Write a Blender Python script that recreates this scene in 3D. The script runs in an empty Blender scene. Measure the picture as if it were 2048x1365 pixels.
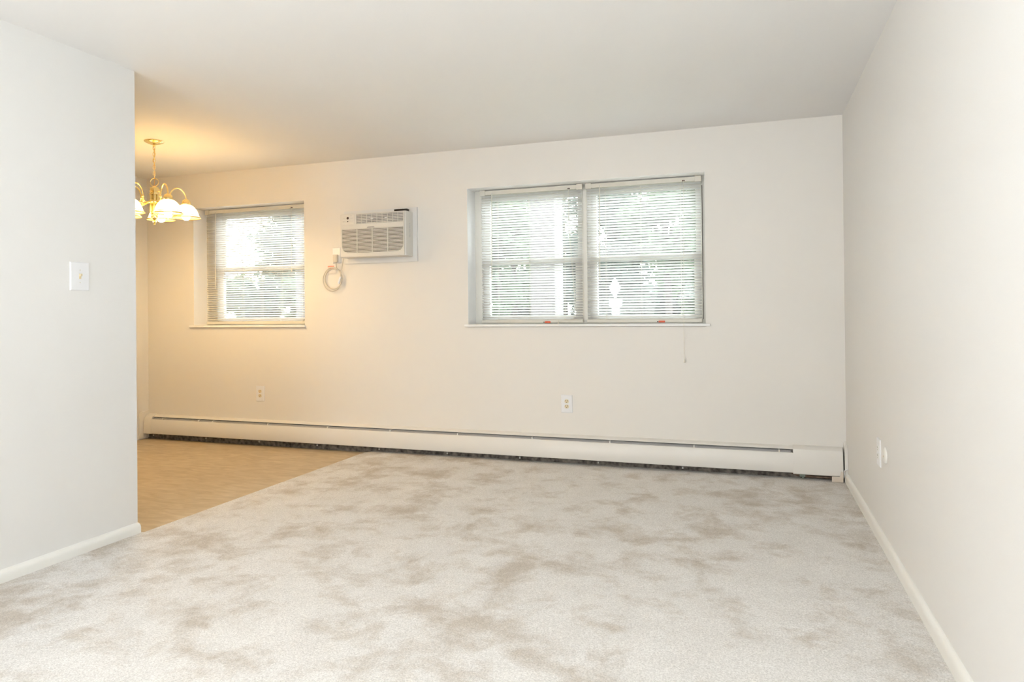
import bpy, bmesh, math, random
from mathutils import Vector, Matrix
import numpy as np

random.seed(7)
scene = bpy.context.scene
COL = scene.collection

# ------------------------------------------------------------------ camera
# metres; back wall = plane y 0, right wall = plane x 0, floor z 0, ceiling z 2.44
FPX, PPY = 1387.06, 617.9
YAW, PITCH, ROLL = 0.32929, 0.004709, -0.00986
cam_d = bpy.data.cameras.new('camera')
cam = bpy.data.objects.new('camera', cam_d)
COL.objects.link(cam)
fw = Vector((-math.sin(YAW) * math.cos(PITCH), math.cos(YAW) * math.cos(PITCH), math.sin(PITCH)))
rt = Vector((math.cos(YAW), math.sin(YAW), 0))
up = rt.cross(fw)
r2 = rt * math.cos(ROLL) + up * math.sin(ROLL)
u2 = -rt * math.sin(ROLL) + up * math.cos(ROLL)
M = Matrix((r2, u2, -fw)).transposed().to_4x4()
M.translation = (-0.6023, -5.0859, 1.1457)
cam.matrix_world = M
cam_d.sensor_fit = 'HORIZONTAL'
cam_d.sensor_width = 36.0
cam_d.lens = FPX / 2048 * 36.0
cam_d.shift_y = -(682.5 - PPY) / 2048
cam_d.clip_start = 0.05
cam_d.clip_end = 400
scene.camera = cam

# ------------------------------------------------------------------ world (bright overcast sky)
SKY = 13.0
w = bpy.data.worlds.new('overcast_sky')
scene.world = w
w.use_nodes = True
nt = w.node_tree
bg = nt.nodes['Background']
bg.inputs['Color'].default_value = (0.90, 0.95, 1.0, 1)
bg.inputs['Strength'].default_value = SKY


# ------------------------------------------------------------------ large area lights
def area(name, loc, target, sx, sy, power, color):
    d = bpy.data.lights.new(name, 'AREA')
    d.shape = 'RECTANGLE'
    d.size, d.size_y = sx, sy
    d.energy = power
    d.color = color
    o = bpy.data.objects.new(name, d)
    COL.objects.link(o)
    o.location = loc
    dirv = Vector(target) - Vector(loc)
    o.rotation_euler = dirv.to_track_quat('-Z', 'Y').to_euler()
    return o


# added soft fill at the rear wall behind the camera; no door there
area('rear_fill', (-2.4, -6.38, 1.30), (-0.2, -1.0, 1.05), 2.2, 2.0, 67, (1.0, 0.98, 0.95))
# photographer's flash bounced off the ceiling behind the camera
area('bounce_flash', (-0.8, -5.65, 1.45), (-0.8, -5.4, 2.44), 1.6, 1.0, 56, (0.87, 0.95, 1.0))

vs = scene.view_settings
vs.view_transform = 'Standard'
vs.look = 'None'
vs.exposure = 0.30
vs.gamma = 1.0
vs.use_curve_mapping = False
cy = scene.cycles
cy.max_bounces = 6
cy.diffuse_bounces = 4
cy.glossy_bounces = 3
cy.transmission_bounces = 4
cy.transparent_max_bounces = 8
cy.use_adaptive_sampling = True
cy.adaptive_threshold = 0.15
cy.adaptive_min_samples = 20
cy.use_denoising = True


# ------------------------------------------------------------------ materials
def mat(name, color, rough=0.5, metal=0.0, var=0.0, scale=8.0, bump=0.0, bscale=120.0, spec=0.5, coords='Object', detail=4.0):
    m = bpy.data.materials.new(name)
    m.use_nodes = True
    t = m.node_tree
    b = t.nodes['Principled BSDF']
    b.inputs['Base Color'].default_value = (*color, 1)
    b.inputs['Roughness'].default_value = rough
    b.inputs['Metallic'].default_value = metal
    b.inputs['Specular IOR Level'].default_value = spec
    tc = t.nodes.new('ShaderNodeTexCoord')
    n = t.nodes.new('ShaderNodeTexNoise')
    n.inputs['Scale'].default_value = scale
    n.inputs['Detail'].default_value = detail
    t.links.new(tc.outputs[coords], n.inputs['Vector'])
    r = t.nodes.new('ShaderNodeValToRGB')
    r.color_ramp.elements[0].position = 0.3
    r.color_ramp.elements[1].position = 0.7
    v = max(var, 0.004)
    r.color_ramp.elements[0].color = (*[c * (1 - v) for c in color], 1)
    r.color_ramp.elements[1].color = (*[min(1, c * (1 + v)) for c in color], 1)
    t.links.new(n.outputs['Fac'], r.inputs['Fac'])
    t.links.new(r.outputs['Color'], b.inputs['Base Color'])
    if bump > 0:
        n2 = t.nodes.new('ShaderNodeTexNoise')
        n2.inputs['Scale'].default_value = bscale
        n2.inputs['Detail'].default_value = 3
        t.links.new(tc.outputs[coords], n2.inputs['Vector'])
        bp = t.nodes.new('ShaderNodeBump')
        bp.inputs['Strength'].default_value = bump
        bp.inputs['Distance'].default_value = 0.002
        t.links.new(n2.outputs['Fac'], bp.inputs['Height'])
        t.links.new(bp.outputs['Normal'], b.inputs['Normal'])
    return m


M_WALL = mat('wall_paint', (0.82, 0.814, 0.797), 0.55, bump=0.12, bscale=160, var=0.008, scale=1.2, spec=0.3)
M_WALL_WARM = mat('lamp_warmed_wall', (0.845, 0.820, 0.776), 0.55, bump=0.12, bscale=160, var=0.008, scale=1.2, spec=0.3)  # wall paint with the chandelier's warm light put into the colour
M_CEIL = mat('ceiling_paint', (0.885, 0.882, 0.875), 0.8, bump=0.15, bscale=110, var=0.01, scale=1.0, spec=0.2)
M_REVEAL = mat('reveal_paint', (0.93, 0.93, 0.925), 0.55, bump=0.1, bscale=160, var=0.01, scale=2, spec=0.3)
M_TRIM = mat('trim_paint', (0.88, 0.875, 0.835), 0.35, var=0.012, scale=5)
M_HEAT = mat('heater_enamel', (0.83, 0.81, 0.77), 0.38, var=0.012, scale=3)
M_ALU = mat('aluminium', (0.55, 0.55, 0.56), 0.35, metal=0.7, var=0.05, scale=40)
M_VINYL = mat('window_vinyl', (0.78, 0.76, 0.70), 0.4, var=0.012, scale=6)
M_RAIL = mat('blind_rail', (0.74, 0.71, 0.63), 0.4, var=0.012, scale=6)
M_PLATE = mat('plate_white', (0.86, 0.87, 0.89), 0.3, var=0.006, scale=10)
M_IVORY = mat('ivory_plastic', (0.78, 0.68, 0.47), 0.35, var=0.02, scale=30)
M_AC = mat('ac_plastic', (0.75, 0.73, 0.68), 0.38, var=0.012, scale=8)
M_ACW = mat('ac_sleeve_white', (0.80, 0.80, 0.79), 0.4, var=0.01, scale=8)
M_ACPANEL = mat('ac_control_panel', (0.79, 0.77, 0.71), 0.35, var=0.01, scale=20)
M_DARK = mat('dark_cavity', (0.11, 0.085, 0.068), 0.8, var=0.2, scale=60)
M_VENTG = mat('vent_grey', (0.30, 0.29, 0.285), 0.6, var=0.05, scale=40)
M_BLACK = mat('black_plastic', (0.02, 0.014, 0.010), 0.35, var=0.1, scale=30)
M_BROWN = mat('brown_lens', (0.06, 0.02, 0.012), 0.25, var=0.1, scale=40)
M_PRINT = mat('grey_print', (0.50, 0.50, 0.50), 0.6, var=0.05, scale=60)
M_CORD = mat('cord_plastic', (0.70, 0.66, 0.57), 0.45, var=0.02, scale=40)
M_STRING = mat('blind_string', (0.82, 0.78, 0.68), 0.7, var=0.03, scale=90)
M_RED = mat('orange_red_clip', (0.75, 0.10, 0.02), 0.4, var=0.1, scale=90)
M_TAGW = mat('paper_tag', (0.85, 0.80, 0.74), 0.6, var=0.02, scale=50)
M_TAGR = mat('red_print', (0.75, 0.22, 0.14), 0.6, var=0.1, scale=80)
M_BRASS = mat('polished_brass', (0.98, 0.80, 0.38), 0.12, metal=1.0, var=0.03, scale=60)
M_MOTTLED = mat('mottled_dark', (0.17, 0.15, 0.13), 0.9, var=0.7, scale=30, bump=0.5, bscale=90, detail=8)
M_COL_SHADE = mat('shaded_column', (0.055, 0.049, 0.050), 0.6, var=0.02, scale=3)  # balcony shade put into the colour of the pale columns
M_SIGN = mat('sign_metal', (0.42, 0.43, 0.47), 0.45, var=0.02, scale=5)
M_BARK = mat('bark', (0.030, 0.024, 0.020), 0.9, var=0.3, scale=12, bump=0.5, bscale=30)
M_LAWN = mat('lawn', (0.12, 0.135, 0.10), 0.9, var=0.3, scale=3, bump=0.4, bscale=40)
M_SIDING = mat('white_siding', (0.85, 0.85, 0.83), 0.6, var=0.02, scale=3)
M_SHINGLE = mat('roof_shingle', (0.45, 0.45, 0.46), 0.9, var=0.15, scale=8)
M_GDOOR = mat('garage_door_paint', (0.75, 0.77, 0.80), 0.5, var=0.03, scale=4)


def leaf_mat(name, c):
    m = mat(name, c, 0.55, var=0.35, scale=1.6)
    t = m.node_tree
    b = t.nodes['Principled BSDF']
    out = t.nodes['Material Output']
    tr = t.nodes.new('ShaderNodeBsdfTranslucent')
    tr.inputs['Color'].default_value = (min(1, c[0] * 1.5), min(1, c[1] * 1.6), c[2], 1)
    mx = t.nodes.new('ShaderNodeMixShader')
    mx.inputs['Fac'].default_value = 0.4
    t.links.new(b.outputs[0], mx.inputs[1])
    t.links.new(tr.outputs[0], mx.inputs[2])
    t.links.new(mx.outputs[0], out.inputs['Surface'])
    return m


M_LEAF = [leaf_mat('leaf_bluegreen', (0.040, 0.066, 0.058)), leaf_mat('leaf_green', (0.068, 0.098, 0.066)),
          leaf_mat('leaf_dark', (0.020, 0.028, 0.027))]


def glass_mat():
    m = bpy.data.materials.new('window_glass')
    m.use_nodes = True
    t = m.node_tree
    t.nodes.remove(t.nodes['Principled BSDF'])
    out = t.nodes['Material Output']
    a = t.nodes.new('ShaderNodeBsdfTransparent')
    a.inputs['Color'].default_value = (0.95, 0.965, 0.96, 1)
    g = t.nodes.new('ShaderNodeBsdfGlossy')
    g.inputs['Roughness'].default_value = 0.02
    fr = t.nodes.new('ShaderNodeFresnel')
    fr.inputs['IOR'].default_value = 1.45
    mx = t.nodes.new('ShaderNodeMixShader')
    t.links.new(fr.outputs[0], mx.inputs[0])
    t.links.new(a.outputs[0], mx.inputs[1])
    t.links.new(g.outputs[0], mx.inputs[2])
    t.links.new(mx.outputs[0], out.inputs['Surface'])
    return m


M_GLASS = glass_mat()


def slat_mat():
    m = mat('slat_enamel', (0.90, 0.90, 0.885), 0.4, var=0.006, scale=10)
    t = m.node_tree
    b = t.nodes['Principled BSDF']
    out = t.nodes['Material Output']
    tr = t.nodes.new('ShaderNodeBsdfTranslucent')
    tr.inputs['Color'].default_value = (0.93, 0.93, 0.91, 1)
    mx = t.nodes.new('ShaderNodeMixShader')
    mx.inputs['Fac'].default_value = 0.5
    t.links.new(b.outputs[0], mx.inputs[1])
    t.links.new(tr.outputs[0], mx.inputs[2])
    t.links.new(mx.outputs[0], out.inputs['Surface'])
    return m


M_SLAT = slat_mat()


def shade_mat():
    m = bpy.data.materials.new('frosted_shade_glass')
    m.use_nodes = True
    t = m.node_tree
    b = t.nodes['Principled BSDF']
    b.inputs['Base Color'].default_value = (0.95, 0.90, 0.78, 1)
    b.inputs['Roughness'].default_value = 0.35
    out = t.nodes['Material Output']
    tc = t.nodes.new('ShaderNodeTexCoord')
    n = t.nodes.new('ShaderNodeTexNoise')
    n.inputs['Scale'].default_value = 60
    t.links.new(tc.outputs['Object'], n.inputs['Vector'])
    r = t.nodes.new('ShaderNodeValToRGB')
    r.color_ramp.elements[0].color = (0.97, 0.89, 0.72, 1)
    r.color_ramp.elements[1].color = (1.0, 0.95, 0.84, 1)
    t.links.new(n.outputs['Fac'], r.inputs['Fac'])
    tr = t.nodes.new('ShaderNodeBsdfTranslucent')
    t.links.new(r.outputs[0], tr.inputs['Color'])
    mx = t.nodes.new('ShaderNodeMixShader')
    mx.inputs['Fac'].default_value = 0.92
    t.links.new(b.outputs[0], mx.inputs[1])
    t.links.new(tr.outputs[0], mx.inputs[2])
    cl = t.nodes.new('ShaderNodeBsdfTransparent')
    t.links.new(r.outputs[0], cl.inputs['Color'])
    m2 = t.nodes.new('ShaderNodeMixShader')
    m2.inputs['Fac'].default_value = 0.40
    t.links.new(mx.outputs[0], m2.inputs[1])
    t.links.new(cl.outputs[0], m2.inputs[2])
    t.links.new(m2.outputs[0], out.inputs['Surface'])
    return m


M_SHADE = shade_mat()


def bulb_mat(strength):
    m = bpy.data.materials.new('lit_bulb')
    m.use_nodes = True
    t = m.node_tree
    b = t.nodes['Principled BSDF']
    b.inputs['Base Color'].default_value = (1, 0.95, 0.85, 1)
    b.inputs['Emission Color'].default_value = (1.0, 0.70, 0.345, 1)
    b.inputs['Emission Strength'].default_value = strength
    return m


M_BULB = bulb_mat(225.0)


def carpet_mat():
    m = bpy.data.materials.new('beige_cut_pile_carpet')
    m.use_nodes = True
    t = m.node_tree
    b = t.nodes['Principled BSDF']
    b.inputs['Roughness'].default_value = 0.95
    b.inputs['Specular IOR Level'].default_value = 0.1
    tc = t.nodes.new('ShaderNodeTexCoord')

    def noise(sc, det, dist=0.0, rough=0.5, vec=None):
        n = t.nodes.new('ShaderNodeTexNoise')
        n.inputs['Scale'].default_value = sc
        n.inputs['Detail'].default_value = det
        n.inputs['Distortion'].default_value = dist
        n.inputs['Roughness'].default_value = rough
        t.links.new(vec if vec else tc.outputs['Object'], n.inputs['Vector'])
        return n

    def ramp(src, p0, p1, c0, c1):
        r = t.nodes.new('ShaderNodeValToRGB')
        r.color_ramp.elements[0].position = p0
        r.color_ramp.elements[1].position = p1
        r.color_ramp.elements[0].color = (*c0, 1)
        r.color_ramp.elements[1].color = (*c1, 1)
        t.links.new(src.outputs['Fac'], r.inputs['Fac'])
        return r

    def mix(kind, fac, a, c):
        x = t.nodes.new('ShaderNodeMix')
        x.data_type = 'RGBA'
        x.blend_type = kind
        if isinstance(fac, float):
            x.inputs[0].default_value = fac
        else:
            t.links.new(fac, x.inputs[0])
        t.links.new(a, x.inputs[6])
        t.links.new(c, x.inputs[7])
        return x.outputs[2]

    # trodden pile: blotches where the pile lies the other way
    big = noise(4.2, 9.0, 0.25, 0.66)
    area_n = noise(0.75, 2.0)
    msk = t.nodes.new('ShaderNodeMath')
    msk.operation = 'MULTIPLY_ADD'
    t.links.new(area_n.outputs['Fac'], msk.inputs[0])
    msk.inputs[1].default_value = 0.45
    t.links.new(big.outputs['Fac'], msk.inputs[2])
    rb = t.nodes.new('ShaderNodeValToRGB')
    rb.color_ramp.elements[0].position = 0.685
    rb.color_ramp.elements[1].position = 0.87
    t.links.new(msk.outputs[0], rb.inputs['Fac'])
    light = ramp(noise(6.0, 4), 0.3, 0.7, (0.765, 0.745, 0.72), (0.82, 0.805, 0.785))
    dark = ramp(noise(9.0, 4), 0.3, 0.7, (0.57, 0.515, 0.455), (0.63, 0.58, 0.52))
    c = mix('MIX', rb.outputs[0], light.outputs[0], dark.outputs[0])
    grain = ramp(noise(170, 3, 0, 0.75), 0.28, 0.72, (0.74, 0.73, 0.715), (1.20, 1.20, 1.20))
    c = mix('MULTIPLY', 1.0, c, grain.outputs[0])
    t.links.new(c, b.inputs['Base Color'])
    bp = t.nodes.new('ShaderNodeBump')
    bp.inputs['Strength'].default_value = 0.55
    bp.inputs['Distance'].default_value = 0.004
    t.links.new(noise(190, 3, 0, 0.7).outputs['Fac'], bp.inputs['Height'])
    t.links.new(bp.outputs['Normal'], b.inputs['Normal'])
    return m


M_CARPET = carpet_mat()


def lino_mat():
    m = bpy.data.materials.new('tan_sheet_vinyl')
    m.use_nodes = True
    t = m.node_tree
    b = t.nodes['Principled BSDF']
    b.inputs['Roughness'].default_value = 0.5
    b.inputs['Specular IOR Level'].default_value = 0.3
    tc = t.nodes.new('ShaderNodeTexCoord')
    mp = t.nodes.new('ShaderNodeMapping')
    mp.inputs['Rotation'].default_value = (0, 0, math.radians(12))
    mp.inputs['Scale'].default_value = (3.0, 9.0, 1.0)
    t.links.new(tc.outputs['Object'], mp.inputs['Vector'])
    n = t.nodes.new('ShaderNodeTexNoise')
    n.inputs['Scale'].default_value = 2.2
    n.inputs['Detail'].default_value = 8
    n.inputs['Distortion'].default_value = 0.8
    t.links.new(mp.outputs[0], n.inputs['Vector'])
    r = t.nodes.new('ShaderNodeValToRGB')
    r.color_ramp.elements[0].position = 0.3
    r.color_ramp.elements[1].position = 0.7
    r.color_ramp.elements[0].color = (0.52, 0.405, 0.255, 1)
    r.color_ramp.elements[1].color = (0.66, 0.545, 0.385, 1)
    t.links.new(n.outputs['Fac'], r.inputs['Fac'])
    br = t.nodes.new('ShaderNodeTexBrick')
    br.offset = 0.0
    br.inputs['Scale'].default_value = 1.0
    br.inputs['Brick Width'].default_value = 0.305
    br.inputs['Row Height'].default_value = 0.305
    br.inputs['Mortar Size'].default_value = 0.004
    br.inputs['Color1'].default_value = (1, 1, 1, 1)
    br.inputs['Color2'].default_value = (0.95, 0.94, 0.93, 1)
    br.inputs['Mortar'].default_value = (0.93, 0.925, 0.92, 1)
    t.links.new(tc.outputs['Object'], br.inputs['Vector'])
    x = t.nodes.new('ShaderNodeMix')
    x.data_type = 'RGBA'
    x.blend_type = 'MULTIPLY'
    x.inputs[0].default_value = 1.0
    t.links.new(r.outputs[0], x.inputs[6])
    t.links.new(br.outputs['Color'], x.inputs[7])
    t.links.new(x.outputs[2], b.inputs['Base Color'])
    return m


M_LINO = lino_mat()


# ------------------------------------------------------------------ mesh helpers
def box(bm, x0, x1, y0, y1, z0, z1, bevel=0.0, seg=2):
    vs_ = [bm.verts.new((x, y, z)) for x in (x0, x1) for y in (y0, y1) for z in (z0, z1)]
    q = [(0, 1, 3, 2), (4, 6, 7, 5), (0, 4, 5, 1), (2, 3, 7, 6), (0, 2, 6, 4), (1, 5, 7, 3)]
    fs = [bm.faces.new([vs_[i] for i in f]) for f in q]
    if bevel > 0:
        es = list({e for f in fs for e in f.edges})
        bmesh.ops.bevel(bm, geom=es, offset=bevel, segments=seg, profile=0.5, affect='EDGES')
    return bm


def slab_with_holes(bm, xr, zr, y0, y1, holes):
    """wall slab between y0 (front) and y1 (back) with rectangular openings"""
    xs = sorted({xr[0], xr[1], *[h[0] for h in holes], *[h[1] for h in holes]})
    zs = sorted({zr[0], zr[1], *[h[2] for h in holes], *[h[3] for h in holes]})

    def solid(i, j):
        if i < 0 or j < 0 or i >= len(xs) - 1 or j >= len(zs) - 1:
            return False
        cx, cz = (xs[i] + xs[i + 1]) / 2, (zs[j] + zs[j + 1]) / 2
        return not any(h[0] < cx < h[1] and h[2] < cz < h[3] for h in holes)
    V = {}

    def v(i, j, y):
        k = (i, j, y)
        if k not in V:
            V[k] = bm.verts.new((xs[i], y, zs[j]))
        return V[k]
    for i in range(len(xs) - 1):
        for j in range(len(zs) - 1):
            if not solid(i, j):
                continue
            bm.faces.new([v(i, j, y0), v(i + 1, j, y0), v(i + 1, j + 1, y0), v(i, j + 1, y0)])
            bm.faces.new([v(i, j, y1), v(i, j + 1, y1), v(i + 1, j + 1, y1), v(i + 1, j, y1)])
            if not solid(i - 1, j):
                bm.faces.new([v(i, j, y0), v(i, j + 1, y0), v(i, j + 1, y1), v(i, j, y1)])
            if not solid(i + 1, j):
                bm.faces.new([v(i + 1, j, y0), v(i + 1, j, y1), v(i + 1, j + 1, y1), v(i + 1, j + 1, y0)])
            if not solid(i, j - 1):
                bm.faces.new([v(i, j, y0), v(i, j, y1), v(i + 1, j, y1), v(i + 1, j, y0)])
            if not solid(i, j + 1):
                bm.faces.new([v(i, j + 1, y0), v(i + 1, j + 1, y0), v(i + 1, j + 1, y1), v(i, j + 1, y1)])
    return bm


def prism(bm, prof, a0, a1, axis='x'):
    """profile of 2-D points swept along an axis: x -> (y,z); y -> (x,z); z -> (x,y)"""
    def P(u, w_, a):
        return {'x': (a, u, w_), 'y': (u, a, w_), 'z': (u, w_, a)}[axis]
    A = [bm.verts.new(P(u, w_, a0)) for u, w_ in prof]
    B = [bm.verts.new(P(u, w_, a1)) for u, w_ in prof]
    n = len(prof)
    for i in range(n):
        j = (i + 1) % n
        bm.faces.new([A[i], A[j], B[j], B[i]])
    bm.faces.new(A[::-1])
    bm.faces.new(B)
    return bm


def lathe(bm, prof, seg=24, c=(0, 0, 0), axis='z', closed=False):
    rings = []
    for r, h in prof:
        ring = []
        for k in range(seg):
            a = 2 * math.pi * k / seg
            u, w_ = max(r, 1e-5) * math.cos(a), max(r, 1e-5) * math.sin(a)
            p = {'z': (u, w_, h), 'y': (u, h, w_), 'x': (h, u, w_)}[axis]
            ring.append(bm.verts.new((p[0] + c[0], p[1] + c[1], p[2] + c[2])))
        rings.append(ring)
    pairs = list(zip(rings, rings[1:]))
    if closed:
        pairs.append((rings[-1], rings[0]))
    for A, B in pairs:
        for k in range(seg):
            j = (k + 1) % seg
            bm.faces.new([A[k], A[j], B[j], B[k]])
    return bm


def smooth_path(pts, sub=6):
    P = [Vector(p) for p in pts]
    out = []
    for i in range(len(P) - 1):
        p0, p1, p2, p3 = P[max(i - 1, 0)], P[i], P[i + 1], P[min(i + 2, len(P) - 1)]
        for s in range(sub):
            t = s / sub
            out.append(0.5 * ((2 * p1) + (-p0 + p2) * t + (2 * p0 - 5 * p1 + 4 * p2 - p3) * t * t + (-p0 + 3 * p1 - 3 * p2 + p3) * t ** 3))
    out.append(P[-1])
    return out


def tube(bm, pts, r, seg=8, closed=False, rads=None):
    pts = [Vector(p) for p in pts]
    n = len(pts)
    rings = []
    up0 = None
    for i, p in enumerate(pts):
        a = pts[(i - 1) % n] if (closed or i > 0) else p
        b = pts[(i + 1) % n] if (closed or i < n - 1) else p
        tng = (b - a)
        if tng.length < 1e-9:
            tng = Vector((0, 0, 1))
        tng.normalize()
        if up0 is None:
            up0 = Vector((0, 0, 1)) if abs(tng.z) < 0.9 else Vector((1, 0, 0))
        s = tng.cross(up0)
        if s.length < 1e-4:
            s = tng.cross(Vector((0, 1, 0)))
        s.normalize()
        u = s.cross(tng)
        up0 = u
        rr = rads[i] if rads else r
        rings.append([bm.verts.new(p + (s * math.cos(2 * math.pi * k / seg) + u * math.sin(2 * math.pi * k / seg)) * rr) for k in range(seg)])
    rng = range(n) if closed else range(n - 1)
    for i in rng:
        A, B = rings[i], rings[(i + 1) % n]
        for k in range(seg):
            j = (k + 1) % seg
            bm.faces.new([A[k], A[j], B[j], B[k]])
    if not closed:
        bm.faces.new(rings[0][::-1])
        bm.faces.new(rings[-1])
    return bm


def NB():
    return bmesh.new()


def origin_of(o):
    v = Vector((0, 0, 0))
    while o is not None:
        v += Vector(o.location)
        o = o.parent
    return v


def mk(name, bm, material, parent=None, smooth=False, loc=None):
    """bm holds world coordinates; the mesh is stored relative to its root"""
    off = origin_of(parent) if parent is not None else Vector(loc or (0, 0, 0))
    bmesh.ops.recalc_face_normals(bm, faces=bm.faces)
    if off.length > 0:
        bmesh.ops.translate(bm, verts=bm.verts, vec=-off)
    me = bpy.data.meshes.new(name)
    bm.to_mesh(me)
    bm.free()
    me.materials.append(material)
    if smooth:
        for p in me.polygons:
            p.use_smooth = True
        if smooth == 'auto':
            try:
                me.set_sharp_from_angle(angle=math.radians(38))
            except Exception:
                pass
    o = bpy.data.objects.new(name, me)
    COL.objects.link(o)
    if parent is not None:
        o.parent = parent
    elif loc:
        o.location = loc
    return o


def B(name, material, parent, x0, x1, y0, y1, z0, z1, bevel=0.0, **k):
    return mk(name, box(NB(), x0, x1, y0, y1, z0, z1, bevel), material, parent, **k)


def thing(name, label, cat, loc, group=None):
    o = bpy.data.objects.new(name, None)
    o.empty_display_size = 0.05
    COL.objects.link(o)
    o.location = loc
    o['label'] = label
    o['category'] = cat
    if group:
        o['group'] = group
    return o


def structure(o, label=None, cat=None):
    o['kind'] = 'structure'
    if label:
        o['label'] = label
    if cat:
        o['category'] = cat
    return o


# ------------------------------------------------------------------ the room
H = 2.44
XL, YP = -3.665, -2.262          # partition face and its free end
XD = -5.973                      # dining-nook left wall
ZT, ZS = 2.128, 1.050            # window head, sill top
WIN_L = (-5.429, -4.229)
WIN_B = (-2.708, -0.890)
YR = -6.5

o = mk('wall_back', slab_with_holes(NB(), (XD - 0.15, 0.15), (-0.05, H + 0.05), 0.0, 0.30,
                                    [(*WIN_L, 1.03, ZT), (*WIN_B, 1.03, ZT)]), M_WALL_WARM)
structure(o, 'back wall in lamp-warmed colour with two windows and a wall air conditioner', 'wall')
o = B('wall_right', M_WALL, None, 0, 0.15, YR, 0.0, -0.05, H + 0.05)
structure(o, 'plain off-white wall on the right with a white baseboard', 'wall')
o = B('wall_left', M_WALL, None, XL - 0.12, XL, YR, YP, -0.05, H + 0.05)
structure(o, 'off-white partition wall at left carrying the light switch', 'wall')
o = B('wall_nook', M_WALL, None, XD - 0.15, XD, -3.6, 0.0, -0.05, H + 0.05)
structure(o, 'far left wall of the dining nook behind the chandelier', 'wall')
o = B('wall_nook_front', M_WALL, None, XD, XL - 0.12, -3.6, -3.48, -0.05, H + 0.05)
structure(o, 'wall closing the dining nook behind the partition', 'wall')
o = mk('wall_rear', slab_with_holes(NB(), (XL, 0.0), (-0.05, H + 0.05), YR - 0.12, YR, []), M_WALL)
structure(o, 'off-white wall behind the camera', 'wall')
o = B('ceiling', M_CEIL, None, XD - 0.15, 0.15, YR - 0.12, 0.30, H, H + 0.15)
structure(o, 'smooth cream painted ceiling', 'ceiling')

CZ = 0.004                        # carpet surface
CX = -3.607                       # carpet / vinyl joint
bm = NB()
pts = [(0.0, YR), (0.0, -0.008), (CX + 0.09, -0.008), (CX + 0.04, -0.03), (CX + 0.005, -0.09), (CX - 0.012, -1.2), (CX - 0.024, YP + 0.012), (XL, YP), (XL, YR)]
prism(bm, pts, CZ - 0.016, CZ, axis='z')
o = mk('floor', bm, M_CARPET)
structure(o, 'mottled beige cut-pile carpet with darker trodden patches', 'carpet')
o = B('floor_nook', M_LINO, None, XD, XL + 0.10, -3.48, 0.0, -0.05, -0.010)
structure(o, 'tan brown sheet vinyl floor of the dining nook', 'floor')
o = B('floor_base', M_MOTTLED, None, XD - 0.15, 0.15, YR - 0.12, 0.30, -0.12, -0.05)
structure(o, 'concrete slab under the floor coverings', 'floor')

# mottled dark strip along the wall foot, seen under the heater
o = B('trim_1', M_MOTTLED, None, XD, -0.035, -0.006, 0.0, -0.010, 0.05)
structure(o, 'mottled dark strip at the foot of the back wall under the heater', 'trim')


# baseboards with rounded top
def bb_profile(t=0.017, h=0.064):
    p = [(0, 0), (t, 0), (t, h * 0.55)]
    for k in range(1, 7):
        a = k / 6 * math.pi / 2
        p.append((t * math.cos(a), h * 0.55 + h * 0.45 * math.sin(a)))
    return p


bm = prism(NB(), [(-u, z) for u, z in bb_profile()], YR, -0.082, axis='y')
o = mk('baseboard_right', bm, M_TRIM, smooth='auto')
structure(o, 'white baseboard with rounded top along the right wall', 'baseboard')
bm = prism(NB(), [(XL + u, z) for u, z in bb_profile(0.024, 0.056)], YR, YP - 0.001, axis='y')
o = mk('baseboard_left', bm, M_TRIM, smooth='auto')
structure(o, 'white baseboard with rounded top along the left partition', 'baseboard')


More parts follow.
